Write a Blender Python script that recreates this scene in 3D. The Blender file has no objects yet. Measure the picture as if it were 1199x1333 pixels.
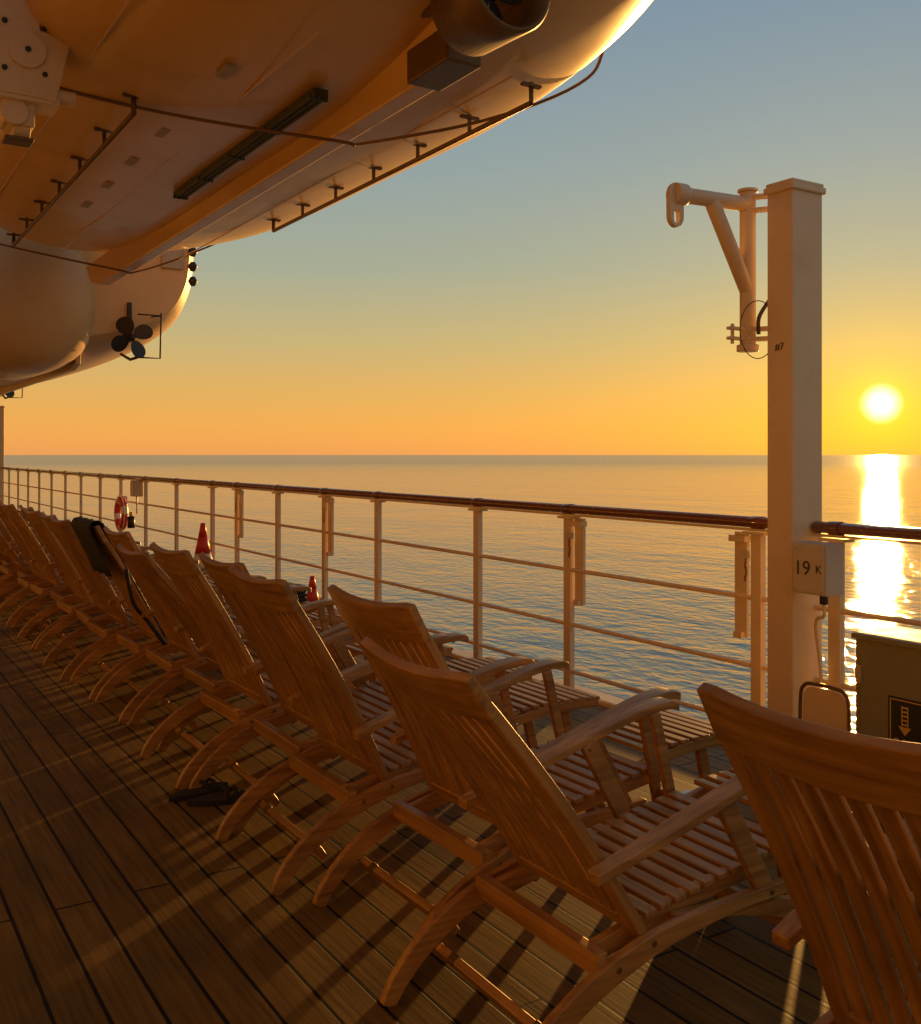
import bpy, bmesh, math, random
from mathutils import Vector, Matrix
random.seed(4)
R=math.radians
scene=bpy.context.scene
H=1.46; TH=R(32.55); SUN_AZ=R(55.4); SUN_EL=R(2.7)
SD=Vector((math.sin(SUN_AZ)*math.cos(SUN_EL),math.cos(SUN_AZ)*math.cos(SUN_EL),math.sin(SUN_EL)))
scene.view_settings.view_transform='Standard'
scene.view_settings.look='None'
scene.view_settings.exposure=0

# ------------------------------------------------------------ materials
def newmat(name):
    m=bpy.data.materials.new(name); m.use_nodes=True
    nt=m.node_tree; return m,nt,nt.nodes['Principled BSDF']
def N(nt,t,**k):
    n=nt.nodes.new(t)
    for a,b in k.items(): setattr(n,a,b)
    return n
def ramp(nt,stops,interp='LINEAR'):
    n=nt.nodes.new('ShaderNodeValToRGB'); cr=n.color_ramp; cr.interpolation=interp
    while len(cr.elements)<len(stops): cr.elements.new(0.5)
    for e,(p,c) in zip(cr.elements,stops):
        e.position=p; e.color=(c[0],c[1],c[2],1) if len(c)==3 else c
    return n
def paint(name,col,rough=0.4,var=0.12,scale=3.0,bump=0.0,metal=0,grime=(0.35,0.25,0.15),grime_amt=0.25,coat=0):
    m,nt,b=newmat(name); L=nt.links
    tc=N(nt,'ShaderNodeTexCoord')
    n1=N(nt,'ShaderNodeTexNoise'); n1.inputs['Scale'].default_value=scale; n1.inputs['Detail'].default_value=6
    n1.inputs['Roughness'].default_value=0.65
    L.new(tc.outputs['Object'],n1.inputs['Vector'])
    d=tuple(c*(1-var) for c in col)
    r=ramp(nt,[(0.3,d),(0.7,col)]); L.new(n1.outputs['Fac'],r.inputs['Fac'])
    n2=N(nt,'ShaderNodeTexNoise'); n2.inputs['Scale'].default_value=scale*3.1; n2.inputs['Detail'].default_value=8
    L.new(tc.outputs['Object'],n2.inputs['Vector'])
    r2=ramp(nt,[(0.56,(0,0,0)),(0.78,(1,1,1))]); L.new(n2.outputs['Fac'],r2.inputs['Fac'])
    mu=N(nt,'ShaderNodeMath',operation='MULTIPLY'); mu.inputs[1].default_value=grime_amt; L.new(r2.outputs['Color'],mu.inputs[0])
    mx=N(nt,'ShaderNodeMix',data_type='RGBA'); L.new(mu.outputs[0],mx.inputs['Factor'])
    L.new(r.outputs['Color'],mx.inputs[6]); mx.inputs[7].default_value=(col[0]*grime[0]*2,col[1]*grime[1]*2,col[2]*grime[2]*2,1)
    L.new(mx.outputs[2],b.inputs['Base Color'])
    rr=N(nt,'ShaderNodeMapRange'); rr.inputs[3].default_value=rough*0.8; rr.inputs[4].default_value=min(1,rough*1.3)
    L.new(n2.outputs['Fac'],rr.inputs[0]); L.new(rr.outputs[0],b.inputs['Roughness'])
    b.inputs['Metallic'].default_value=metal; b.inputs['Coat Weight'].default_value=coat
    if bump:
        bp=N(nt,'ShaderNodeBump'); bp.inputs['Strength'].default_value=bump; bp.inputs['Distance'].default_value=0.01
        L.new(n1.outputs['Fac'],bp.inputs['Height']); L.new(bp.outputs[0],b.inputs['Normal'])
    return m
def teak(name,axis,light=(0.46,0.25,0.070),dark=(0.21,0.10,0.026),tilt=0):
    m,nt,b=newmat(name); L=nt.links
    tc=N(nt,'ShaderNodeTexCoord'); mp=N(nt,'ShaderNodeMapping')
    sc=[55,55,55]; sc[axis]=1.3; mp.inputs['Scale'].default_value=sc
    vr=N(nt,'ShaderNodeVectorRotate',rotation_type='Y_AXIS'); vr.inputs['Angle'].default_value=R(tilt)
    L.new(tc.outputs['Object'],vr.inputs['Vector']); L.new(vr.outputs[0],mp.inputs['Vector'])
    oi=N(nt,'ShaderNodeObjectInfo'); ad=N(nt,'ShaderNodeVectorMath',operation='ADD')
    L.new(mp.outputs[0],ad.inputs[0]); 
    ml=N(nt,'ShaderNodeMath',operation='MULTIPLY'); ml.inputs[1].default_value=50; L.new(oi.outputs['Random'],ml.inputs[0]); L.new(ml.outputs[0],ad.inputs[1])
    n=N(nt,'ShaderNodeTexNoise'); n.inputs['Scale'].default_value=1; n.inputs['Detail'].default_value=5; n.inputs['Distortion'].default_value=0.05
    L.new(ad.outputs[0],n.inputs['Vector'])
    r=ramp(nt,[(0.28,dark),(0.5,tuple((a+c)/2 for a,c in zip(light,dark))),(0.72,light)]); L.new(n.outputs['Fac'],r.inputs['Fac'])
    n3=N(nt,'ShaderNodeTexNoise'); n3.inputs['Scale'].default_value=6; n3.inputs['Detail'].default_value=4; L.new(tc.outputs['Object'],n3.inputs['Vector'])
    hs=N(nt,'ShaderNodeHueSaturation')
    mr=N(nt,'ShaderNodeMapRange'); mr.inputs[1].default_value=0.3; mr.inputs[2].default_value=0.7; mr.inputs[3].default_value=0.78; mr.inputs[4].default_value=1.15
    L.new(n3.outputs['Fac'],mr.inputs[0])
    mr2=N(nt,'ShaderNodeMapRange'); mr2.inputs[3].default_value=0.8; mr2.inputs[4].default_value=1.12; L.new(oi.outputs['Random'],mr2.inputs[0])
    mm=N(nt,'ShaderNodeMath',operation='MULTIPLY'); L.new(mr.outputs[0],mm.inputs[0]); L.new(mr2.outputs[0],mm.inputs[1])
    L.new(mm.outputs[0],hs.inputs['Value']); L.new(r.outputs['Color'],hs.inputs['Color']); L.new(hs.outputs[0],b.inputs['Base Color'])
    b.inputs['Roughness'].default_value=0.43
    bp=N(nt,'ShaderNodeBump'); bp.inputs['Strength'].default_value=0.2; bp.inputs['Distance'].default_value=0.0012
    L.new(n.outputs['Fac'],bp.inputs['Height']); L.new(bp.outputs[0],b.inputs['Normal'])
    return m

M_TX=teak('teak_x',0); M_TY=teak('teak_y',1); M_TZU=teak('teak_back_u',2,tilt=28.2); M_TZR=teak('teak_back_r',2,tilt=36.3)
M_RAILW=paint('varnished_rail',(0.17,0.055,0.025),0.25,0.3,8,coat=0.4,grime_amt=0.1)
M_CREAM=paint('cream_paint',(0.70,0.55,0.37),0.42,0.12,2.2,0.05,grime_amt=0.28)
M_WALL=paint('superstructure_paint',(0.42,0.30,0.16),0.5,0.1,1.2,grime_amt=0.2)
M_HULL=paint('boat_gelcoat',(0.68,0.42,0.13),0.30,0.22,0.7,0.10,grime_amt=0.40,coat=0.15)
M_HULL2=paint('boat_gelcoat_white',(0.60,0.41,0.20),0.42,0.16,0.7,0.05,grime_amt=0.32,coat=0.1)
M_GREY=paint('grey_paint',(0.24,0.23,0.13),0.5,0.15,4,grime_amt=0.2)
M_BOX=paint('control_box',(0.55,0.49,0.40),0.45,0.1,6,grime_amt=0.2)
M_DARK=paint('dark_metal',(0.035,0.03,0.025),0.45,0.3,9,metal=0.3)
M_BRASS=paint('bronze',(0.17,0.10,0.035),0.45,0.3,9,metal=0.4)
M_GREEN=paint('green_strip',(0.05,0.06,0.025),0.6,0.4,14)
M_ANODE=paint('anode',(0.40,0.34,0.26),0.6,0.2,12)
M_ROPE=paint('rope',(0.20,0.11,0.045),0.9,0.3,40)
M_STEEL=paint('steel',(0.5,0.5,0.5),0.3,0.1,10,metal=0.9,grime_amt=0.1)
M_RED=paint('red_plastic',(0.60,0.04,0.02),0.45,0.15,9)
M_WHITE=paint('white_plastic',(0.8,0.74,0.66),0.45,0.08,9)
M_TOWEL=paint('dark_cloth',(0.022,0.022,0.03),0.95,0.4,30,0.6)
M_BLACK=paint('sign_black',(0.02,0.02,0.02),0.5,0.1,10)
M_YEL=paint('sign_yellow',(0.65,0.42,0.10),0.5,0.1,10)
M_INK=paint('ink',(0.06,0.05,0.05),0.7,0.1,10)
M_GLASS=paint('window_glass',(0.03,0.035,0.04),0.08,0.1,4,grime_amt=0.0)

# ------------------------------------------------------------ mesh helpers
class B:
    def __init__(s): s.bm=bmesh.new(); s.mats=[]
    def mi(s,m):
        if m not in s.mats: s.mats.append(m)
        return s.mats.index(m)
    def sweep(s,secs,mat,caps=True,smooth=False,closed=False):
        i=s.mi(mat); rows=[[s.bm.verts.new(p) for p in sec] for sec in secs]; n=len(rows[0]); out=[]
        rng=len(rows) if closed else len(rows)-1
        for a in range(rng):
            r0,r1=rows[a],rows[(a+1)%len(rows)]
            for k in range(n):
                f=s.bm.faces.new((r0[k],r0[(k+1)%n],r1[(k+1)%n],r1[k])); f.material_index=i; f.smooth=smooth
        if caps and not closed:
            f=s.bm.faces.new(rows[0]); f.material_index=i
            f=s.bm.faces.new(list(reversed(rows[-1]))); f.material_index=i
    def box(s,c,sz,mat,rot=None):
        c=Vector(c); hx,hy,hz=[v/2 for v in sz]; rot=rot or Matrix.Identity(3)
        def q(z): return [c+rot@Vector(p) for p in ((-hx,-hy,z),(hx,-hy,z),(hx,hy,z),(-hx,hy,z))]
        s.sweep([q(-hz),q(hz)],mat)
    def bar(s,p1,p2,w,t,mat,side=(0,1,0)):
        p1=Vector(p1);p2=Vector(p2); d=(p2-p1).normalized(); sd=Vector(side); sd=(sd-d*sd.dot(d)).normalized(); u=d.cross(sd)
        def q(p): return [p+sd*a*w/2+u*b*t/2 for a,b in ((-1,-1),(1,-1),(1,1),(-1,1))]
        s.sweep([q(p1),q(p2)],mat)
    def tube(s,pts,r,mat,seg=12,closed=False):
        pts=[Vector(p) for p in pts]; secs=[]; n=len(pts); up=None
        for i,p in enumerate(pts):
            if closed: d=pts[(i+1)%n]-pts[i-1]
            else: d=pts[min(i+1,n-1)]-pts[max(i-1,0)]
            d.normalize()
            if up is None:
                up=Vector((0,0,1)) if abs(d.z)<0.9 else Vector((1,0,0))
            up=(up-d*up.dot(d)).normalized(); v=d.cross(up)
            rr=r[i] if isinstance(r,(list,tuple)) else r
            secs.append([p+(up*math.cos(a)+v*math.sin(a))*rr for a in [2*math.pi*k/seg for k in range(seg)]])
        s.sweep(secs,mat,smooth=True,closed=closed)
    def ribbon(s,prof,w,y0,y1,mat,sub=5):
        P=spline(prof,sub); secs=[]
        for i,(x,z) in enumerate(P):
            a=Vector(P[max(i-1,0)]); b=Vector(P[min(i+1,len(P)-1)]); d=(b-a).normalized(); n=Vector((-d.y,d.x))
            ww=w(i/(len(P)-1)) if callable(w) else w
            secs.append([(x+n.x*ww/2,y0,z+n.y*ww/2),(x+n.x*ww/2,y1,z+n.y*ww/2),(x-n.x*ww/2,y1,z-n.y*ww/2),(x-n.x*ww/2,y0,z-n.y*ww/2)])
        s.sweep(secs,mat)
    def poly(s,pts,n,th,mat):
        n=Vector(n)*th; s.sweep([[Vector(p) for p in pts],[Vector(p)+n for p in pts]],mat)
    def obj(s,name,loc=(0,0,0),rotz=0,parent=None,bevel=0.0,seg=2):
        bmesh.ops.recalc_face_normals(s.bm,faces=s.bm.faces)
        me=bpy.data.meshes.new(name); s.bm.to_mesh(me); s.bm.free()
        for m in s.mats: me.materials.append(m)
        return place(name,me,loc,rotz,parent,bevel,seg)
def place(name,me,loc=(0,0,0),rotz=0,parent=None,bevel=0.0,seg=2):
    o=bpy.data.objects.new(name,me); scene.collection.objects.link(o)
    o.location=loc; o.rotation_euler=(0,0,rotz)
    if parent: o.parent=parent
    if bevel:
        md=o.modifiers.new('bev','BEVEL'); md.width=bevel; md.segments=seg; md.limit_method='ANGLE'; md.angle_limit=R(40)
    return o
def empty(name,loc=(0,0,0),rotz=0):
    o=bpy.data.objects.new(name,None); scene.collection.objects.link(o); o.location=loc; o.rotation_euler=(0,0,rotz); o.empty_display_size=0.2
    return o
def spline(P,sub):
    P=[tuple(p) for p in P]; out=[]
    for i in range(len(P)-1):
        p0=P[max(i-1,0)];p1=P[i];p2=P[i+1];p3=P[min(i+2,len(P)-1)]
        for k in range(sub):
            t=k/sub
            out.append(tuple(0.5*((2*b)+(c-a)*t+(2*a-5*b+4*c-d)*t*t+(-a+3*b-3*c+d)*t**3) for a,b,c,d in zip(p0,p1,p2,p3)))
    out.append(P[-1]); return out
def text(body,size,loc,rot,mat,parent,name='lettering'):
    cu=bpy.data.curves.new(name,'FONT'); cu.body=body; cu.size=size; cu.extrude=0.0008; cu.materials.append(mat)
    cu.align_x='CENTER'; cu.align_y='CENTER'
    o=bpy.data.objects.new(name,cu); scene.collection.objects.link(o); o.location=loc; o.rotation_euler=rot; o.parent=parent
    return o

# ------------------------------------------------------------ deck
m,nt,b=newmat('teak_deck'); L=nt.links
tc=N(nt,'ShaderNodeTexCoord'); sp=N(nt,'ShaderNodeSeparateXYZ'); cb=N(nt,'ShaderNodeCombineXYZ')
L.new(tc.outputs['Object'],sp.inputs[0]); L.new(sp.outputs['Y'],cb.inputs['X']); L.new(sp.outputs['X'],cb.inputs['Y'])
br=N(nt,'ShaderNodeTexBrick'); br.offset=0.37; br.offset_frequency=2
br.inputs['Scale'].default_value=1; br.inputs['Brick Width'].default_value=3.4; br.inputs['Row Height'].default_value=0.125
br.inputs['Mortar Size'].default_value=0.0058; br.inputs['Mortar Smooth'].default_value=0.1; br.inputs['Bias'].default_value=0
br.inputs['Color1'].default_value=(0.165,0.100,0.020,1); br.inputs['Color2'].default_value=(0.24,0.150,0.036,1); br.inputs['Mortar'].default_value=(0.006,0.005,0.004,1)
L.new(cb.outputs[0],br.inputs['Vector'])
mp=N(nt,'ShaderNodeMapping'); mp.inputs['Scale'].default_value=(70,2.5,1); L.new(tc.outputs['Object'],mp.inputs['Vector'])
gn=N(nt,'ShaderNodeTexNoise'); gn.inputs['Scale'].default_value=1; gn.inputs['Detail'].default_value=6; L.new(mp.outputs[0],gn.inputs['Vector'])
bn=N(nt,'ShaderNodeTexNoise'); bn.inputs['Scale'].default_value=1.7; bn.inputs['Detail'].default_value=7; L.new(tc.outputs['Object'],bn.inputs['Vector'])
r1=ramp(nt,[(0.25,(0.5,0.5,0.5)),(0.75,(1.25,1.25,1.25))]); L.new(gn.outputs['Fac'],r1.inputs['Fac'])
r2=ramp(nt,[(0.3,(0.6,0.58,0.55)),(0.7,(1.1,1.1,1.1))]); L.new(bn.outputs['Fac'],r2.inputs['Fac'])
m1=N(nt,'ShaderNodeMix',data_type='RGBA',blend_type='MULTIPLY'); m1.inputs['Factor'].default_value=1; L.new(br.outputs['Color'],m1.inputs[6]); L.new(r1.outputs[0],m1.inputs[7])
m2=N(nt,'ShaderNodeMix',data_type='RGBA',blend_type='MULTIPLY'); m2.inputs['Factor'].default_value=1; L.new(m1.outputs[2],m2.inputs[6]); L.new(r2.outputs[0],m2.inputs[7])
L.new(m2.outputs[2],b.inputs['Base Color'])
rg=N(nt,'ShaderNodeMapRange'); rg.inputs[3].default_value=0.45; rg.inputs[4].default_value=0.8; L.new(bn.outputs['Fac'],rg.inputs[0]); L.new(rg.outputs[0],b.inputs['Roughness'])
b.inputs['Specular IOR Level'].default_value=0.22
iv=N(nt,'ShaderNodeMath',operation='SUBTRACT'); iv.inputs[0].default_value=1; L.new(br.outputs['Fac'],iv.inputs[1])
ga=N(nt,'ShaderNodeMath',operation='MULTIPLY_ADD'); ga.inputs[1].default_value=0.25; L.new(gn.outputs['Fac'],ga.inputs[0]); L.new(iv.outputs[0],ga.inputs[2])
bp=N(nt,'ShaderNodeBump'); bp.inputs['Strength'].default_value=0.6; bp.inputs['Distance'].default_value=0.004; L.new(ga.outputs[0],bp.inputs['Height']); L.new(bp.outputs[0],b.inputs['Normal'])
M_DECK=m
k=B(); k.box((0.62,25,-0.05),(6.4,74,0.1),M_DECK); k.obj('deck_floor')
k=B(); k.box((3.89,25,-0.04),(0.14,74,0.14),M_CREAM); k.box((0.4,25,-10.1),(6.9,74,19.9),M_CREAM); k.obj('ship_side',bevel=0.01)
# superstructure behind the camera (wall with windows, overhead deck)
k=B(); k.box((-2.7,25,1.75),(0.2,74,3.5),M_WALL)
for i in range(24):
    y=-10+i*3.0
    k.box((-2.598,y,1.55),(0.03,1.25,1.05),M_WALL); k.box((-2.590,y,1.55),(0.03,1.1,0.9),M_GLASS)
k.box((-1.2,25,5.3),(3.2,74,0.12),M_WALL); k.box((-2.7,25,4.4),(0.25,74,1.7),M_WALL)
k.obj('ship_superstructure')

# ------------------------------------------------------------ sea
m,nt,b=newmat('sea_water'); L=nt.links
tc=N(nt,'ShaderNodeTexCoord')
def nz(scale,sx,sy,rot,det=3,dist=0.0):
    mp=N(nt,'ShaderNodeMapping'); mp.inputs['Scale'].default_value=(sx,sy,1); mp.inputs['Rotation'].default_value=(0,0,rot)
    L.new(tc.outputs['Object'],mp.inputs['Vector'])
    n=N(nt,'ShaderNodeTexNoise'); n.inputs['Scale'].default_value=scale; n.inputs['Detail'].default_value=det; n.inputs['Distortion'].default_value=dist
    L.new(mp.outputs[0],n.inputs['Vector']); return n
a1=nz(0.16,1,0.6,R(20),5,0.6); a2=nz(0.65,1,0.6,R(-25),4,0.4); a3=nz(0.02,1,0.5,R(35),3)
def mul(x,v):
    q=N(nt,'ShaderNodeMath',operation='MULTIPLY'); L.new(x,q.inputs[0]); q.inputs[1].default_value=v; return q.outputs[0]
def add(x,y):
    q=N(nt,'ShaderNodeMath',operation='ADD'); L.new(x,q.inputs[0]); L.new(y,q.inputs[1]); return q.outputs[0]
hgt=add(add(mul(a1.outputs['Fac'],0.38),mul(a2.outputs['Fac'],0.24)),mul(a3.outputs['Fac'],1.2))
bp=N(nt,'ShaderNodeBump'); bp.inputs['Strength'].default_value=1; bp.inputs['Distance'].default_value=1.0; L.new(hgt,bp.inputs['Height']); L.new(bp.outputs[0],b.inputs['Normal'])
ln=N(nt,'ShaderNodeVectorMath',operation='LENGTH'); L.new(tc.outputs['Object'],ln.inputs[0])
rg=N(nt,'ShaderNodeMapRange'); rg.inputs[1].default_value=150; rg.inputs[2].default_value=2500; rg.inputs[3].default_value=0.035; rg.inputs[4].default_value=0.19
L.new(ln.outputs['Value'],rg.inputs[0]); L.new(rg.outputs[0],b.inputs['Roughness'])
b.inputs['Base Color'].default_value=(0.165,0.195,0.215,1); b.inputs['IOR'].default_value=1.30
M_SEA=m
bm=bmesh.new(); bmesh.ops.create_circle(bm,cap_ends=True,radius=90000,segments=96)
me=bpy.data.meshes.new('sea'); bm.to_mesh(me); bm.free(); me.materials.append(M_SEA); place('sea',me,(0,0,-20))

# ------------------------------------------------------------ railing
k=B()
ys=[0.35,1.55,2.77,3.2,4.61,5.58,7.01,8.0,9.07,10.2,10.99,12.35,13.75,15.1,16.4,17.8]
y=19.1
while y<61: ys.append(y); y+=1.3
ys=[-8,-6.7,-5.4,-4.1,-2.8,-1.5,-0.6]+ys
def oval(y,x=3.70,z=1.142,a=0.040,bb=0.026):
    return [(x+a*math.cos(t),y,z+bb*math.sin(t)) for t in [2*math.pi*i/16 for i in range(16)]]
for (ya,yb) in ((-9,2.87),(3.03,26.7),(26.9,61)):
    k.sweep([oval(ya),oval(yb)],M_RAILW,smooth=True)
    k.box((3.70,(ya+yb)/2,1.108),(0.045,yb-ya,0.012),M_CREAM)
    for z in (0.785,0.465,0.19):
        k.tube([(3.70,ya,z),(3.70,yb,z)],0.0125,M_CREAM,10)
for y in ys:
    k.box((3.70,y,0.55),(0.035,0.06,1.09),M_CREAM)
    k.box((3.70,y,1.092),(0.075,0.13,0.014),M_CREAM)
    k.box((3.70,y,0.012),(0.12,0.12,0.02),M_CREAM)
    k.sweep([oval(y-0.03,a=0.044,bb=0.030),oval(y+0.03,a=0.044,bb=0.030)],M_RAILW,smooth=True)
# gate panels with latch and short chain
for y,dy in ((4.61,-0.085),(3.2,0.11),(8.0,-0.09),(10.2,-0.09)):
    k.box((3.715,y+dy,0.84),(0.02,0.075,0.5),M_CREAM)
    k.box((3.70,y+dy,1.06),(0.05,0.10,0.03),M_CREAM)
    k.box((3.672,y+dy*0.5,0.99),(0.015,0.05,0.035),M_BOX); k.box((3.70,y+dy,0.60),(0.04,0.05,0.03),M_CREAM)
    ch=[(3.672,y+dy*0.45+0.004*math.sin(i*1.9),0.96-0.021*i) for i in range(5)]
    for i,p in enumerate(ch):
        k.tube([(p[0]+0.005*math.cos(t)*(i%2),p[1]+0.005*math.cos(t)*((i+1)%2),p[2]+0.013*math.sin(t)) for t in [2*math.pi*j/8 for j in range(8)]],0.0025,M_BRASS,6,closed=True)
k.obj('deck_railing',bevel=0.004)

# ------------------------------------------------------------ davit post
def davit_post(loc,full=True):
    e=empty('davit_post',loc)
    k=B(); k.box((0,0,1.31),(0.20,0.14,2.62),M_CREAM); k.box((0,0,2.632),(0.225,0.165,0.03),M_CREAM); k.box((0,0,2.655),(0.21,0.15,0.02),M_CREAM)
    k.box((0,0,0.015),(0.30,0.26,0.03),M_CREAM)
    k.obj('post',parent=e,bevel=0.006)
    k=B(); px,py=-0.10,0.18
    k.tube([(px,py,1.96),(px,py,2.655)],0.036,M_CREAM,20)
    k.tube([(px,py,2.655),(px,py,2.668)],0.046,M_CREAM,20)
    k.tube([(px,py,2.60),(-0.53,py,2.585)],0.034,M_CREAM,18)
    k.tube([(-0.50,py,2.586),(-0.565,py,2.584)],0.048,M_CREAM,18)
    k.tube([(-0.33,py,2.58),(px,py,2.20)],0.034,M_CREAM,16)
    k.bar((px,py,2.63),(-0.02,0.06,2.63),0.06,0.014,M_CREAM,side=(1,0,0))
    k.bar((px,py,2.57),(-0.02,0.06,2.57),0.06,0.014,M_CREAM,side=(1,0,0))
    k.bar((px,py,2.03),(-0.02,0.06,2.03),0.07,0.016,M_CREAM,side=(1,0,0))
    k.bar((px,py,1.985),(-0.02,0.06,1.985),0.07,0.016,M_CREAM,side=(1,0,0))
    k.box((px-0.06,py,2.03),(0.13,0.03,0.014),M_CREAM); k.box((px-0.06,py,1.985),(0.13,0.03,0.014),M_CREAM)
    k.tube([(px-0.10,py,1.96),(px-0.10,py,2.05)],0.009,M_CREAM,8)
    k.tube([(px,py,1.93),(px,py,1.96)],0.05,M_CREAM,18)
    # lug with hole
    cx,cz=-0.555,2.535; n=28; o_=[];i_=[]
    for j in range(n):
        t=2*math.pi*j/n; o_.append((cx+0.042*math.cos(t),cz+0.05*math.sin(t)+(0.045 if math.sin(t)>0 else -0.045)))
        i_.append((cx+0.017*math.cos(t),cz-0.05+0.017*math.sin(t)+(0.012 if math.sin(t)>0 else -0.012)))
    secs=[]
    for j in range(n):
        (ox,oz),(ix,iz)=o_[j],i_[j]
        secs.append([(ox,py-0.012,oz),(ox,py+0.012,oz),(ix,py+0.012,iz),(ix,py-0.012,iz)])
    k.sweep(secs,M_CREAM,closed=True)
    k.obj('davit_arm',parent=e,bevel=0.003)
    k=B()
    k.tube([(px-0.025+0.06*math.cos(t),py-0.08-0.05*math.cos(t),2.02+0.13*math.sin(t)) for t in [2*math.pi*j/24 for j in range(24)]],0.0022,M_DARK,6,closed=True)
    k.tube(spline([(px-0.02,0.10,2.0),(px-0.03,0.09,2.07),(px+0.02,0.085,2.14),(px+0.05,0.08,2.17)],5),0.009,M_BRASS,8)
    k.obj('lashing_wire',parent=e)
    return e
e=davit_post((3.65,2.95,0))
text('#7',0.045,(-0.102,0.0,1.935),(R(90),0,R(-90)),M_INK,e)
davit_post((3.65,26.8,0))
# socket/control box on the post
e=empty('junction_box',(3.55,2.75,0.98))
k=B(); k.box((0,0,0),(0.11,0.17,0.215),M_BOX); k.box((-0.058,0,0),(0.008,0.155,0.20),M_BOX)
for a in (-1,1):
    for c in (-1,1): k.tube([(-0.06,a*0.066,c*0.088),(-0.066,a*0.066,c*0.088)],0.006,M_STEEL,8)
k.tube([(0,-0.03,-0.11),(0,-0.03,-0.15)],0.018,M_DARK,10); k.tube(spline([(0,-0.03,-0.14),(0.0,-0.03,-0.2),(0.05,0.05,-0.25),(0.1,0.06,-0.5),(0.1,0.06,-0.95)],5),0.008,M_CREAM,8)
k.box((0.03,0.11,0),(0.05,0.06,0.1),M_CREAM)
k.obj('enclosure',parent=e,bevel=0.004)
text('19',0.085,(-0.0635,0.030,0.0),(R(90),0,R(-90)),M_INK,e); text('K',0.05,(-0.0635,-0.052,0.0),(R(90),0,R(-90)),M_INK,e)
# small far box on rail
k=B(); k.box((0,0,0),(0.12,0.20,0.22),M_BOX); k.box((-0.065,0,0),(0.01,0.17,0.19),M_BOX); k.tube([(0,0,-0.11),(0,0.0,-0.35)],0.012,M_CREAM,8); k.box((0.03,0,0.13),(0.05,0.24,0.02),M_CREAM)
k.obj('junction_box',loc=(3.62,13.9,1.0),bevel=0.004)

# equipment locker with sign
e=empty('deck_locker',(3.56,2.03,0))
k=B(); k.box((0,0,0.39),(0.26,0.90,0.70),M_GREY); k.box((0,0,0.748),(0.285,0.925,0.022),M_GREY)
k.box((0,0,0.02),(0.22,0.8,0.04),M_DARK)
k.box((-0.134,0.02,0.39),(0.006,0.80,0.60),M_GREY)
for zz in (0.2,0.6): k.box((-0.139,0.43,zz),(0.008,0.03,0.07),M_STEEL)
k.obj('cabinet',parent=e,bevel=0.006)
k=B(); sx=-0.1385; cy,cz=0.19,0.445
k.box((sx,cy,cz),(0.003,0.22,0.20),M_BLACK)
for (dy,dz,wy,wz) in ((0,0.09,0.20,0.004),(0,-0.09,0.20,0.004),(0.1,0,0.004,0.184),(-0.1,0,0.004,0.184)):
    k.box((sx-0.002,cy+dy,cz+dz),(0.002,wy,wz),M_YEL)
for i in range(5):
    k.box((sx-0.002,cy+0.04,cz+0.065-i*0.016),(0.002,0.026,0.006),M_YEL)
for a in (-1,1): k.box((sx-0.002,cy+0.04+a*0.012,cz+0.032),(0.0018,0.004,0.075),M_YEL)
k.poly([(sx-0.001,cy+0.04-0.026,cz-0.008),(sx-0.001,cy+0.04+0.026,cz-0.008),(sx-0.001,cy+0.04,cz-0.04)],(-1,0,0),0.002,M_YEL)
wv=[(sx-0.002,cy+0.085-0.17*i/24,cz-0.062+0.005*math.sin(i*1.3)) for i in range(25)]
k.tube(wv,0.003,M_YEL,6)
k.box((sx-0.002,cy-0.045,cz+0.01),(0.002,0.035,0.07),M_YEL)
k.obj('sign_plate',parent=e)
# hoop framed panel near the post
k=B(); hp=spline([(0,0.12,0),(0,0.12,0.40),(0,0.10,0.485),(0,0.04,0.50),(0,-0.04,0.50),(0,-0.10,0.485),(0,-0.12,0.40),(0,-0.12,0)],6)
k.tube(hp,0.008,M_BRASS,10); k.poly([(0.002,p[1]*0.92,p[2]*0.97) for p in hp if p[2]>0.12],(1,0,0),0.012,M_CREAM)
k.tube([(0.0,0.12,0.1),(0,-0.12,0.1)],0.007,M_DARK,8); k.box((0.03,0,0.01),(0.10,0.28,0.02),M_DARK)
k.obj('ladder_guard',loc=(3.50,2.68,0),bevel=0.002)

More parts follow.
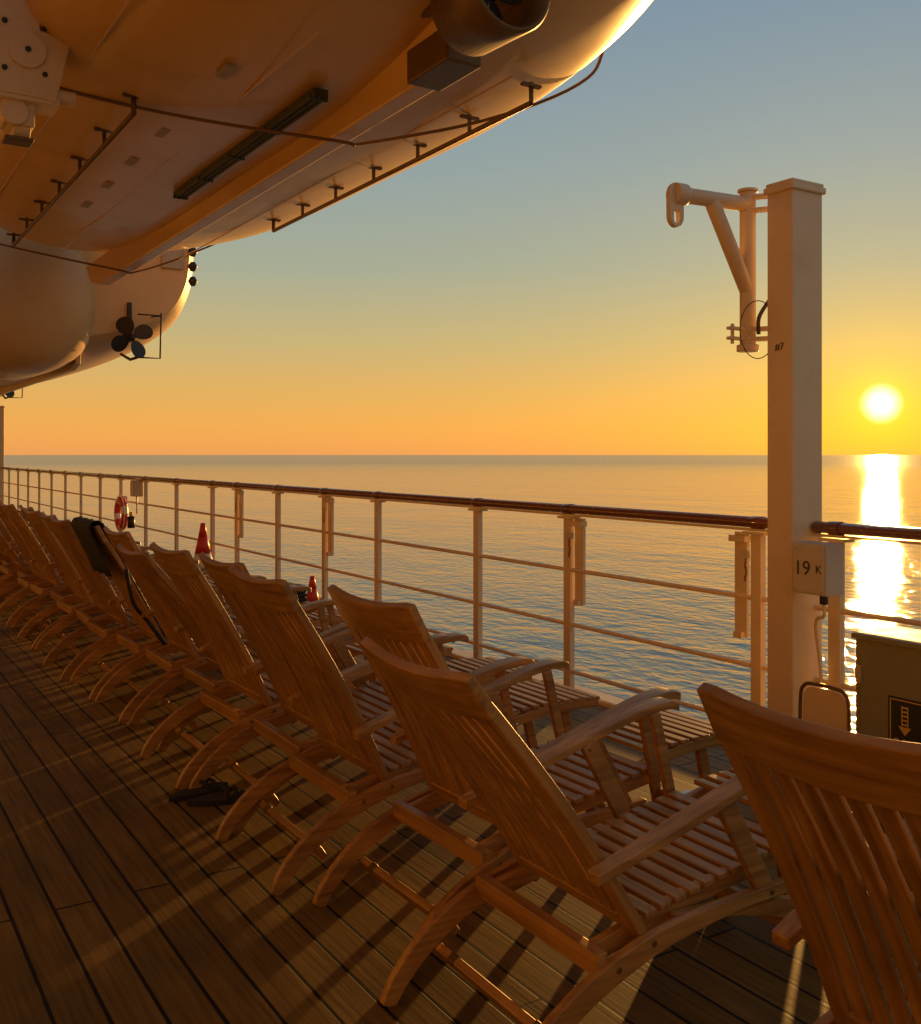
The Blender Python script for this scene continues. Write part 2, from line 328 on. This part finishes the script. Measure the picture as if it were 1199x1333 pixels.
# ------------------------------------------------------------ deck chairs
def chair_mesh(name,topa,topz,M_TZ):
    k=B(); yo=0.272
    p0=Vector((0.425,0,0.275)); p1=Vector((topa,0,topz)); d=(p1-p0); Lb=d.length; d.normalize(); nrm=Vector((-d.z,0,d.x))
    if nrm.x>0: nrm=-nrm
    sa=(0.495-0.275)/d.z; xa=0.425+d.x*sa
    for sgn in (-1,1):
        y=sgn*yo
        def rib(pr,w,yc,t,mat=M_TX): k.ribbon(pr,w,yc-t/2,yc+t/2,mat)
        tap=lambda t:0.034+0.026*math.sin(math.pi*min(1,t*1.05+0.08))
        rib([(-0.015,0.0),(0.03,0.07),(0.13,0.160),(0.27,0.232),(0.45,0.285),(0.68,0.31),(0.9,0.315)],tap,y,0.026)
        rib([(1.20,0.0),(1.16,0.09),(1.06,0.18),(0.90,0.245),(0.72,0.285),(0.52,0.30)],tap,sgn*(yo-0.032),0.026)
        rib([(0.28,0.262),(0.6,0.325),(0.98,0.375)],0.05,sgn*(yo-0.066),0.026)
        rib([(0.94,0.385),(1.2,0.425),(1.46,0.425)],0.040,sgn*(yo-0.10),0.024)
        k.bar((1.30,sgn*(yo-0.13),0.42),(1.40,sgn*(yo-0.13),0.0),0.024,0.042,M_TX)
        # arm
        ap=spline([(xa-0.035,0.485),(0.40,0.530),(0.65,0.600),(0.86,0.655),(0.98,0.668),(1.03,0.655)],5); secs=[]
        for i,(x,z) in enumerate(ap):
            t=i/(len(ap)-1); hw=0.022+0.016*t
            if i==len(ap)-1: hw*=0.55
            elif i==len(ap)-2: hw*=0.8
            elif i==len(ap)-3: hw*=0.93
            yc=sgn*(yo+0.016)
            secs.append([(x,yc-hw,z-0.013),(x,yc+hw,z-0.013),(x,yc+hw,z+0.013),(x,yc-hw,z+0.013)])
        k.sweep(secs,M_TX)
        k.bar((0.66,sgn*(yo-0.004),0.595),(0.83,sgn*(yo-0.004),0.30),0.024,0.055,M_TX)
        k.bar((0.905,sgn*(yo-0.026),0.655),(0.98,sgn*(yo-0.026),0.36),0.022,0.035,M_TX)
        for (bx,bz) in ((0.83,0.315),(0.66,0.575),(0.31,0.25),(0.42,0.285)):
            k.tube([(bx,y-0.016,bz),(bx,y+0.0165,bz)],0.009,M_BRASS,10)
        k.box((1.0,sgn*(yo-0.075),0.40),(0.05,0.04,0.012),M_STEEL)
    # cross bars
    k.box((0.275,0,0.262),(0.035,0.53,0.055),M_TY); 
    k.box((0.155,0,0.10),(0.024,0.54,0.05),M_TY,Matrix.Rotation(R(-35),3,'Y'))
    k.box((1.10,0,0.10),(0.024,0.48,0.045),M_TY); k.box((1.37,0,0.15),(0.022,0.30,0.035),M_TY)
    for yy in (-0.19,0.19): k.box((0.142,yy,0.117),(0.03,0.03,0.015),M_BRASS,Matrix.Rotation(R(-35),3,'Y'))
    # seat slats
    for i in range(11):
        t=i/10; x=0.46+t*0.50; z=0.325+0.075*t
        k.box((x,0,z),(0.036,0.46,0.016),M_TY,Matrix.Rotation(R(-7),3,'Y'))
    for i in range(9):
        t=i/8; x=1.03+t*0.42; z=0.428+0.022*math.sin(math.pi*min(1,0.2+t*0.6))
        k.box((x,0,z),(0.034,0.37,0.015),M_TY)
    # back
    def P(y,s,off=0): return p0+d*s+nrm*off+Vector((0,y,0))
    def dish(y,s): return 0.022*(1-(y/0.25)**2)*min(1,s/Lb)*1.0
    for sgn in (-1,1):
        yc=sgn*0.232
        secs=[]
        for i in range(9):
            s=-0.02+(Lb-0.03)*i/8; w=0.026; c=P(0,s).copy(); bow=-0.02*math.sin(math.pi*i/8)
            secs.append([P(yc-w,s,bow-0.014),P(yc+w,s,bow-0.014),P(yc+w,s,bow+0.014),P(yc-w,s,bow+0.014)])
        k.sweep(secs,M_TZ)
    ns=8
    for j in range(ns):
        yc=-0.179+0.358*j/(ns-1); secs=[]
        for i in range(9):
            s=0.07+(Lb-0.15)*i/8; bow=-0.02*math.sin(math.pi*i/8)+dish(yc,s)*0.8; w=0.0200
            secs.append([P(yc-w,s,bow-0.006),P(yc+w,s,bow-0.006),P(yc+w,s,bow+0.006),P(yc-w,s,bow+0.006)])
        k.sweep(secs,M_TZ)
    secs=[]
    for i in range(15):
        y=-0.262+0.524*i/14; c=dish(y,Lb); top=Lb+0.012*((y/0.262)**2)*1.0; bot=Lb-0.115-0.008*math.cos(y*6)
        if i in (0,14): top-=0.008
        secs.append([P(y,bot,c-0.013),P(y,top,c-0.013),P(y,top,c+0.013),P(y,bot,c+0.013)])
    k.sweep(secs,M_TY)
    k.bar(P(-0.21,0.06),P(0.21,0.06),0.024,0.05,M_TY,side=tuple(nrm))
    k.bar(P(-0.21,0.45,-0.035),P(0.21,0.45,-0.035),0.016,0.03,M_TY,side=tuple(nrm))
    bmesh.ops.recalc_face_normals(k.bm,faces=k.bm.faces)
    me=bpy.data.meshes.new(name); k.bm.to_mesh(me); k.bm.free()
    for mm in k.mats: me.materials.append(mm)
    return me,P,Lb
MR,PR,LR=chair_mesh('chair_reclined',-0.09,0.975,M_TZR)
MU,PU,LU=chair_mesh('chair_upright',0.02,1.03,M_TZU)
chairs=[(1.345,1.055,'U',0),(1.27,2.065,'R',-1),(1.37,2.70,'U',1),(1.28,3.40,'U',0),(1.35,3.98,'U',-1),(1.32,4.60,'U',1),(1.42,5.22,'R',0),(1.38,5.83,'U',0),(1.36,6.45,'U',0)]
y=7.08
while y<15: chairs.append((1.34+random.uniform(-0.06,0.08),y,random.choice('UUR'),random.uniform(-2,2))); y+=0.60
for (cx,cy,v,yw) in chairs:
    place('deck_chair',MU if v=='U' else MR,(cx,cy,0),R(yw),bevel=0.0035)
# towel over the back of one chair
k=B(); secs=[]
path=[]
for i in range(12): path.append((0.05+(LU-0.05)*i/11,-0.035))
path+= [(LU+0.03,-0.02),(LU+0.04,0.02),(LU+0.02,0.055)]
for i in range(5): path.append((LU-0.03-0.07*i,0.058+0.004*i))
for (s,o) in path:
    row=[]; rowb=[]
    for j in range(13):
        yy=-0.26+0.50*j/12; wv=0.006*math.sin(j*1.7+s*5)
        row.append(PU(yy,s,o+wv)); rowb.append(PU(yy,s,o+wv+(0.008 if o<0 else -0.008)))
    secs.append(row+rowb[::-1])
k.sweep(secs,M_TOWEL,smooth=True)
k.tube(spline([PU(-0.28,0.55,-0.02),PU(-0.285,0.35,0.04),PU(-0.28,0.2,0.02),PU(-0.285,0.0,0.0)],5),0.012,M_TOWEL,8)
k.obj('beach_towel',loc=(1.36,6.45,0))
k=B()
for i in range(4): k.box((0.004*i,0.005*i,0.015+0.028*i),(0.34-0.01*i,0.26,0.026),M_TOWEL)
k.obj('folded_towel',loc=(2.62,6.45,0.452),rotz=R(8),bevel=0.01,seg=3)
# sandal shapes made up to stand in for a shadow-like dark deck patch
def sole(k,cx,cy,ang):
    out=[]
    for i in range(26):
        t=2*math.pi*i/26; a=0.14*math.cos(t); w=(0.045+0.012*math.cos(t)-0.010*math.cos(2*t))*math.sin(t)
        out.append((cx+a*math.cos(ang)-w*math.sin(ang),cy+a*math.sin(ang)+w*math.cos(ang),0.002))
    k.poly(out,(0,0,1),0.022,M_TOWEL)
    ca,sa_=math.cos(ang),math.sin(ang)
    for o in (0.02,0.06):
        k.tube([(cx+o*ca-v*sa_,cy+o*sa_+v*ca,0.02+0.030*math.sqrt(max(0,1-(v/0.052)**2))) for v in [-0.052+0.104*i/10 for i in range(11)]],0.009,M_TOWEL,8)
k=B(); sole(k,0,0,R(10)); sole(k,0.05,-0.13,R(-8)); k.obj('shadow_patch_sandals',loc=(1.36,4.22,0.0),bevel=0.003)

# ------------------------------------------------------------ cones, life ring
def cone(loc,h):
    k=B(); n=24
    def ring(r,z): return [(r*math.cos(2*math.pi*i/n),r*math.sin(2*math.pi*i/n),z) for i in range(n)]
    prof=[(0.0,0.17),(0.30,0.120),(0.30,0.122),(0.55,0.078),(0.55,0.080),(0.8,0.045),(1.0,0.022)]
    mats=[M_RED,M_RED,M_WHITE,M_WHITE,M_RED,M_RED]
    sc=h/0.7
    for a in range(len(prof)-1):
        k.sweep([ring(prof[a][1]*sc,0.03+prof[a][0]*(h-0.03)),ring(prof[a+1][1]*sc,0.03+prof[a+1][0]*(h-0.03))],mats[a],smooth=True,caps=True)
    k.box((0,0,0.016),(0.40*sc,0.40*sc,0.03),M_RED)
    k.obj('traffic_cone',loc=loc)
cone((3.38,10.35,0),0.74); cone((3.2,7.15,0),0.52)
k=B(); n=48
for seg in range(4):
    t0=2*math.pi*seg/4; t1=t0+2*math.pi/4*0.66
    def pts(a,b_): return [(0,0.20*math.cos(a+(b_-a)*i/8),0.20*math.sin(a+(b_-a)*i/8)) for i in range(9)]
    k.tube(pts(t0,t1),0.05,M_RED,12); k.tube(pts(t1,t0+2*math.pi/4),0.051,M_WHITE,12)
k.tube([(-0.02,0.26*math.cos(t),0.26*math.sin(t)) for t in [2*math.pi*i/32 for i in range(32)]],0.006,M_WHITE,6,closed=True)
k.box((0.05,0,0.20),(0.06,0.05,0.1),M_CREAM)
k.obj('life_ring',loc=(3.58,14.6,0.62))
k=B(); k.tube([(0,0,0),(0,0,0.16)],0.05,M_DARK,14); k.tube([(0,0,0.16),(0,0,0.22)],0.025,M_YEL,12); k.obj('ring_float_light',loc=(3.58,14.05,0.45))

# ------------------------------------------------------------ lifeboats
def prop(k,c,r,ang0=0):
    c=Vector(c); k.tube([c+Vector((0,-0.10,0)),c+Vector((0,-0.06,0)),c+Vector((0,0.12,0))],[0.02,r*0.17,r*0.2],M_DARK,14)
    for j in range(4):
        a=ang0+j*math.pi/2; ra=Vector((math.cos(a),0,math.sin(a))); ta=Vector((-math.sin(a),0,math.cos(a)))
        out=[]
        for i in range(18):
            t=2*math.pi*i/18; rr=r*0.58+r*0.42*math.cos(t); w=r*0.40*math.sin(t)*(0.7+0.3*rr/r)
            out.append(c+ra*rr+ta*w+Vector((0,w*0.55,0)))
        k.poly(out,(0,1,0),0.012,M_DARK)
def hull(name_mat,xc,st,sect,parent,zc):
    """st: (y, beam, rise); sect: half section (d,z)"""
    S=spline(st,6); half=spline(sect,5)
    k=B(); secs=[]
    for (y,bm_,rs) in S:
        pts=[]
        full=[(-d,z) for d,z in reversed(half)]+list(half[1:])
        zt=half[-1][1]
        zl=half[0][1]
        for d,z in full:
            zz=z+rs*max(0,(1-(z-zl)/(zt-zl)))
            pts.append((xc+d*bm_,y,H+zz))
        # canopy
        w=half[-1][0]*bm_
        for t in (0.15,0.35,0.5,0.65,0.85):
            a=math.pi*t; pts.append((xc+w*math.cos(a)*0.96,y,H+zt+0.85*math.sin(a)*min(1,bm_*1.1)))
        secs.append(pts)
    k.sweep(secs,name_mat,smooth=True)
    return k.obj('hull',parent=parent)
# nearest boat
e=empty('lifeboat')
sect=[(0,2.56),(0.5,2.575),(1.0,2.62),(1.5,2.72),(1.82,2.86),(1.98,3.10),(2.04,3.5),(2.08,4.3)]
st=[(3.3,0.30,1.3),(3.8,0.55,0.75),(4.5,0.79,0.36),(5.5,0.93,0.12),(7,1,0),(9,1,0),(11,0.98,0.0),(12.3,0.92,0.04),(13.5,0.80,0.14),(14.7,0.60,0.3),(15.6,0.36,0.6),(16.2,0.12,1.1)]
XC=3.1
hull(M_HULL,XC,st,sect,e,0)
def zb(x):  # hull bottom height midship
    d=abs(x-XC); P_=spline(sect,5)
    for a,c in zip(P_,P_[1:]):
        if a[0]<=d<=c[0]: return H+a[1]+(c[1]-a[1])*(d-a[0])/(c[0]-a[0]+1e-9)
    return H+3
k=B()
KS=[(5.25,2.50),(5.45,2.42),(14.6,2.40),(15.1,2.50)]
k.sweep([[(3.20,y,H+2.72),(3.44,y,H+2.72),(3.43,y,H+z),(3.27,y,H+z)] for y,z in KS],M_HULL)
k.box((3.33,5.42,H+2.52),(0.26,0.5,0.22),M_BRASS)
k.obj('keel',parent=e,bevel=0.015)
# nozzle
k=B(); n=40; c=Vector((3.13,4.58,H+2.55))
def rr(r,y): return [(c.x+r*math.cos(2*math.pi*i/n),c.y+y,c.z+r*math.sin(2*math.pi*i/n)) for i in range(n)]
k.sweep([rr(0.255,-0.2),rr(0.27,-0.18),rr(0.25,0.25),rr(0.22,0.25),rr(0.215,0.0),rr(0.24,-0.2)],M_BRASS,smooth=True,closed=True)
prop(k,c,0.20,0.3); k.box((c.x,c.y+0.05,c.z+0.34),(0.08,0.3,0.2),M_HULL); k.tube([c,c+Vector((0,0.8,0.2))],0.035,M_BRASS,12)
k.obj('propeller_nozzle',parent=e)
# strips, anodes
k=B()
k.box((2.93,8.05,zb(2.93)-0.03),(0.11,3.3,0.05),M_GREEN)
for a in (-0.045,0,0.045): k.tube([(2.93+a,6.4,zb(2.93)-0.058),(2.93+a,9.7,zb(2.93)-0.058)],0.012,M_GREEN,8)
for y in (6.45,7.3,8.1,8.9,9.65): k.box((2.93,y,zb(2.93)-0.06),(0.14,0.03,0.03),M_GREEN)
for y in (6.55,8.05,9.0,9.9,10.8): k.box((2.3,y,zb(2.3)-0.004),(0.075,0.24,0.012),M_ANODE,Matrix.Rotation(R(4),3,'Y'))
k.obj('keel_cooler',parent=e,bevel=0.002)
# plating seams
k=B()
for x in (2.55,1.55,4.0):
    for a in range(13):
        ya=5.6+a*0.6
        k.box((x,ya+0.3,zb(x)-0.001),(0.012,0.6,0.010),M_HULL)
k.obj('hull_seams',parent=e)
# grab rails
k=B()
for x,ya,yb,dr in ((4.27,5.75,10.6,1),(1.93,7.5,13.0,-1)):
    z0=zb(x); nn=7
    k.tube([(x,ya,z0),(x,ya,z0-0.13),(x,yb,z0-0.13),(x,yb,z0)],0.020,M_BRASS,8)
    for i in range(nn):
        yy=ya+(yb-ya)*i/(nn-1)
        k.bar((x,yy,z0+0.02),(x,yy,z0-0.12),0.03,0.012,M_BRASS,side=(1,0,0)); k.box((x,yy,z0-0.005),(0.16,0.04,0.02),M_BRASS)
k.obj('grab_rail',parent=e)
k=B()
k.tube(spline([(0.6,8.5,H+3.2),(1.3,8.0,H+2.80),(2.2,7.5,H+2.56),(3.3,6.9,H+2.385),(3.5,6.85,H+2.39),(4.3,6.4,H+2.58),(4.95,6.05,H+2.88),(5.13,5.95,H+3.2),(5.25,5.9,H+4)],6),0.013,M_ROPE,8)
k.tube(spline([(0.9,14.9,H+3.1),(2.0,14.4,H+2.78),(3.2,13.3,H+2.40),(3.45,13.2,H+2.385),(4.2,13.3,H+2.72),(4.75,13.3,H+3.1),(4.95,13.3,H+3.9)],6),0.013,M_ROPE,8)
k.obj('gripe_rope',parent=e)
# davit cradle at left
e=empty('boat_davit')
k=B(); X,Y,Z=1.13,7.35,H
k.box((X-0.05,Y,Z+2.85),(0.30,0.34,0.9),M_CREAM)
k.box((X+0.02,Y-0.03,Z+2.42),(0.42,0.26,0.10),M_CREAM)
k.box((X-0.02,Y,Z+2.30),(0.20,0.20,0.16),M_CREAM)
k.box((X+0.14,Y-0.16,Z+2.62),(0.22,0.03,0.44),M_CREAM,Matrix.Rotation(R(12),3,'Y'))
k.tube([(X+0.02,Y-0.15,Z+2.70),(X+0.02,Y-0.20,Z+2.70)],0.12,M_CREAM,28); k.tube([(X+0.02,Y-0.20,Z+2.70),(X+0.02,Y-0.215,Z+2.70)],0.02,M_DARK,12)
for a,c in ((-0.12,-0.14),(0.13,-0.14),(-0.12,0.17),(0.13,0.17)): k.tube([(X+a,Y-0.165,Z+2.70+c),(X+a,Y-0.19,Z+2.70+c)],0.02,M_DARK,6)
k.tube([(X+0.22,Y-0.1,Z+2.45),(X+0.34,Y-0.1,Z+2.45)],0.05,M_CREAM,16)
k.tube([(X-0.05,Y,Z+2.22),(X+0.06,Y,Z+2.22)],0.07,M_CREAM,16)
k.tube([(X-0.05,Y-0.12,Z+2.30),(X-0.05,Y+0.12,Z+2.30)],0.09,M_CREAM,18)
k.box((X-0.02,Y-0.05,Z+2.12),(0.18,0.16,0.025),M_BRASS)
k.bar((X-0.05,Y,Z+3.2),(-1.0,Y,Z+4.0),0.3,0.3,M_CREAM)
k.obj('cradle',parent=e,bevel=0.012,seg=3)

# boats further aft
def boat2(y0):
    e=empty('lifeboat',(0,y0,0)); xc=3.55
    sect=[(0,1.50),(0.6,1.62),(1.2,1.85),(1.65,2.20),(1.88,2.65),(1.96,3.1),(2.0,3.9)]
    st=[(0.0,0.86,0.42),(0.35,0.95,0.22),(1.2,1.0,0.08),(3,1,0),(6,1,0),(8.5,0.93,0.05),(10.2,0.68,0.25),(11.2,0.38,0.6),(11.8,0.08,1.1)]
    hull(M_HULL2,xc,st,sect,e,0)
    # rounded fairing on the inboard quarter
    k=B(); secs=[]
    for (a,q) in spline([(-0.42,0.05),(-0.40,0.35),(-0.30,0.66),(-0.1,0.86),(0.4,0.98),(1.5,1.0),(4.0,0.9),(5.5,0.4)],3):
        q=max(q,0.02)
        secs.append([(2.70+1.12*q*(abs(math.cos(t))**0.8)*(1 if math.cos(t)>0 else -1),a,H+2.35+(1.02*q if math.sin(t)<0 else 1.5*q)*(abs(math.sin(t))**0.9)*(1 if math.sin(t)>0 else -1)) for t in [2*math.pi*i/36 for i in range(36)]])
    k.sweep(secs,M_HULL2,smooth=True); k.obj('stern_fairing',parent=e)
    k=B(); c=(4.22,-0.28,H+1.90); prop(k,c,0.36,0.5)
    k.tube([c,(4.22,0.6,H+2.05)],0.05,M_DARK,12); k.box((4.24,-0.02,H+2.2),(0.06,0.14,0.6),M_DARK)
    k.tube([(4.24,-0.5,H+1.56),(4.24,-0.1,H+1.56),(4.24,0.5,H+1.7)],0.025,M_DARK,8)
    k.tube([(4.24,-0.55,H+1.56),(4.60,-0.55,H+1.56),(4.62,-0.55,H+2.3)],0.015,M_DARK,8)
    k.tube([(4.24,-0.55,H+2.25),(4.62,-0.55,H+2.25),(4.62,0.05,H+2.3)],0.012,M_DARK,8)
    k.obj('propeller',parent=e)
    k=B(); k.box((4.95,-0.03,H+3.34),(0.36,0.05,0.42),M_ANODE)
    for z in (2.95,3.2,3.45): k.tube([(5.30,-0.03,H+z-0.08),(5.30,-0.03,H+z),(5.30,-0.03,H+z+0.08)],[0.04,0.085,0.04],M_DARK,12)
    k.obj('transom_fittings',parent=e,bevel=0.01)
    k=B(); k.sweep([[(3.50,a,H+1.8),(3.60,a,H+1.8),(3.59,a,H+z),(3.51,a,H+z)] for a,z in ((0.5,1.5),(0.9,1.42),(10,1.42))],M_HULL2); k.obj('keel',parent=e,bevel=0.01)
boat2(16.8); boat2(30.1); boat2(43.4)

# ------------------------------------------------------------ world
w=bpy.data.worlds.new('World'); scene.world=w; w.use_nodes=True; nt=w.node_tree; L=nt.links
bg=nt.nodes['Background']
sky=N(nt,'ShaderNodeTexSky'); sky.sky_type='NISHITA'; sky.sun_disc=False; sky.sun_elevation=SUN_EL; sky.sun_rotation=SUN_AZ
tc=N(nt,'ShaderNodeTexCoord'); sp=N(nt,'ShaderNodeSeparateXYZ'); L.new(tc.outputs['Generated'],sp.inputs[0])
as_=N(nt,'ShaderNodeMath',operation='ARCSINE'); L.new(sp.outputs['Z'],as_.inputs[0])
el=N(nt,'ShaderNodeMapRange'); el.inputs[1].default_value=0; el.inputs[2].default_value=R(60); L.new(as_.outputs[0],el.inputs[0])
def e_(d): return d/60
rp=ramp(nt,[(0,(0.82,0.34,0.10)),(e_(0.5),(0.86,0.36,0.090)),(e_(1.6),(0.85,0.39,0.085)),(e_(3.5),(0.73,0.41,0.11)),(e_(6.5),(0.54,0.42,0.18)),(e_(10.5),(0.36,0.385,0.28)),(e_(16),(0.265,0.340,0.345)),(e_(24),(0.185,0.275,0.36)),(1,(0.16,0.17,0.19))])
L.new(el.outputs[0],rp.inputs['Fac'])
dt=N(nt,'ShaderNodeVectorMath',operation='DOT_PRODUCT'); L.new(tc.outputs['Generated'],dt.inputs[0]); dt.inputs[1].default_value=SD
ac=N(nt,'ShaderNodeMath',operation='ARCCOSINE'); L.new(dt.outputs['Value'],ac.inputs[0])
def expo(deg,amp,col):
    a=N(nt,'ShaderNodeMath',operation='DIVIDE'); L.new(ac.outputs[0],a.inputs[0]); a.inputs[1].default_value=-R(deg)
    b_=N(nt,'ShaderNodeMath',operation='EXPONENT'); L.new(a.outputs[0],b_.inputs[0])
    v=N(nt,'ShaderNodeVectorMath',operation='SCALE'); v.inputs[0].default_value=tuple(c*amp for c in col); L.new(b_.outputs[0],v.inputs['Scale']); return v.outputs[0]
def vadd(a,b_):
    v=N(nt,'ShaderNodeVectorMath',operation='ADD'); L.new(a,v.inputs[0]); L.new(b_,v.inputs[1]); return v.outputs[0]
core=N(nt,'ShaderNodeMapRange',interpolation_type='SMOOTHSTEP'); core.inputs[1].default_value=R(1.2); core.inputs[2].default_value=R(0.25); core.inputs[3].default_value=0; core.inputs[4].default_value=1
L.new(ac.outputs[0],core.inputs[0])
cv=N(nt,'ShaderNodeVectorMath',operation='SCALE'); cv.inputs[0].default_value=(2.6,1.7,1.1); L.new(core.outputs[0],cv.inputs['Scale'])
ns=N(nt,'ShaderNodeVectorMath',operation='SCALE'); ns.inputs['Scale'].default_value=0.010; L.new(sky.outputs[0],ns.inputs[0])
tot=vadd(vadd(rp.outputs['Color'],ns.outputs[0]),vadd(cv.outputs[0],vadd(expo(1.4,0.8,(1,0.55,0.0)),expo(10,0.14,(1,0.40,-0.45)))))
L.new(tot,bg.inputs['Color']); bg.inputs['Strength'].default_value=1.0

sun=bpy.data.lights.new('sun','SUN'); sun.energy=8; sun.angle=R(0.5); sun.color=(1.0,0.48,0.11)
so=bpy.data.objects.new('sun',sun); scene.collection.objects.link(so); so.rotation_euler=SD.to_track_quat('Z','Y').to_euler(); so.location=(40,30,20)

cam=bpy.data.cameras.new('camera'); co=bpy.data.objects.new('camera',cam); scene.collection.objects.link(co)
co.location=(0,0,H); co.rotation_euler=(R(90),0,-TH)
cam.sensor_fit='HORIZONTAL'; cam.sensor_width=36; cam.lens=36*1300/1199; cam.shift_y=-74.5/1199
cam.clip_start=0.05; cam.clip_end=200000
scene.camera=co
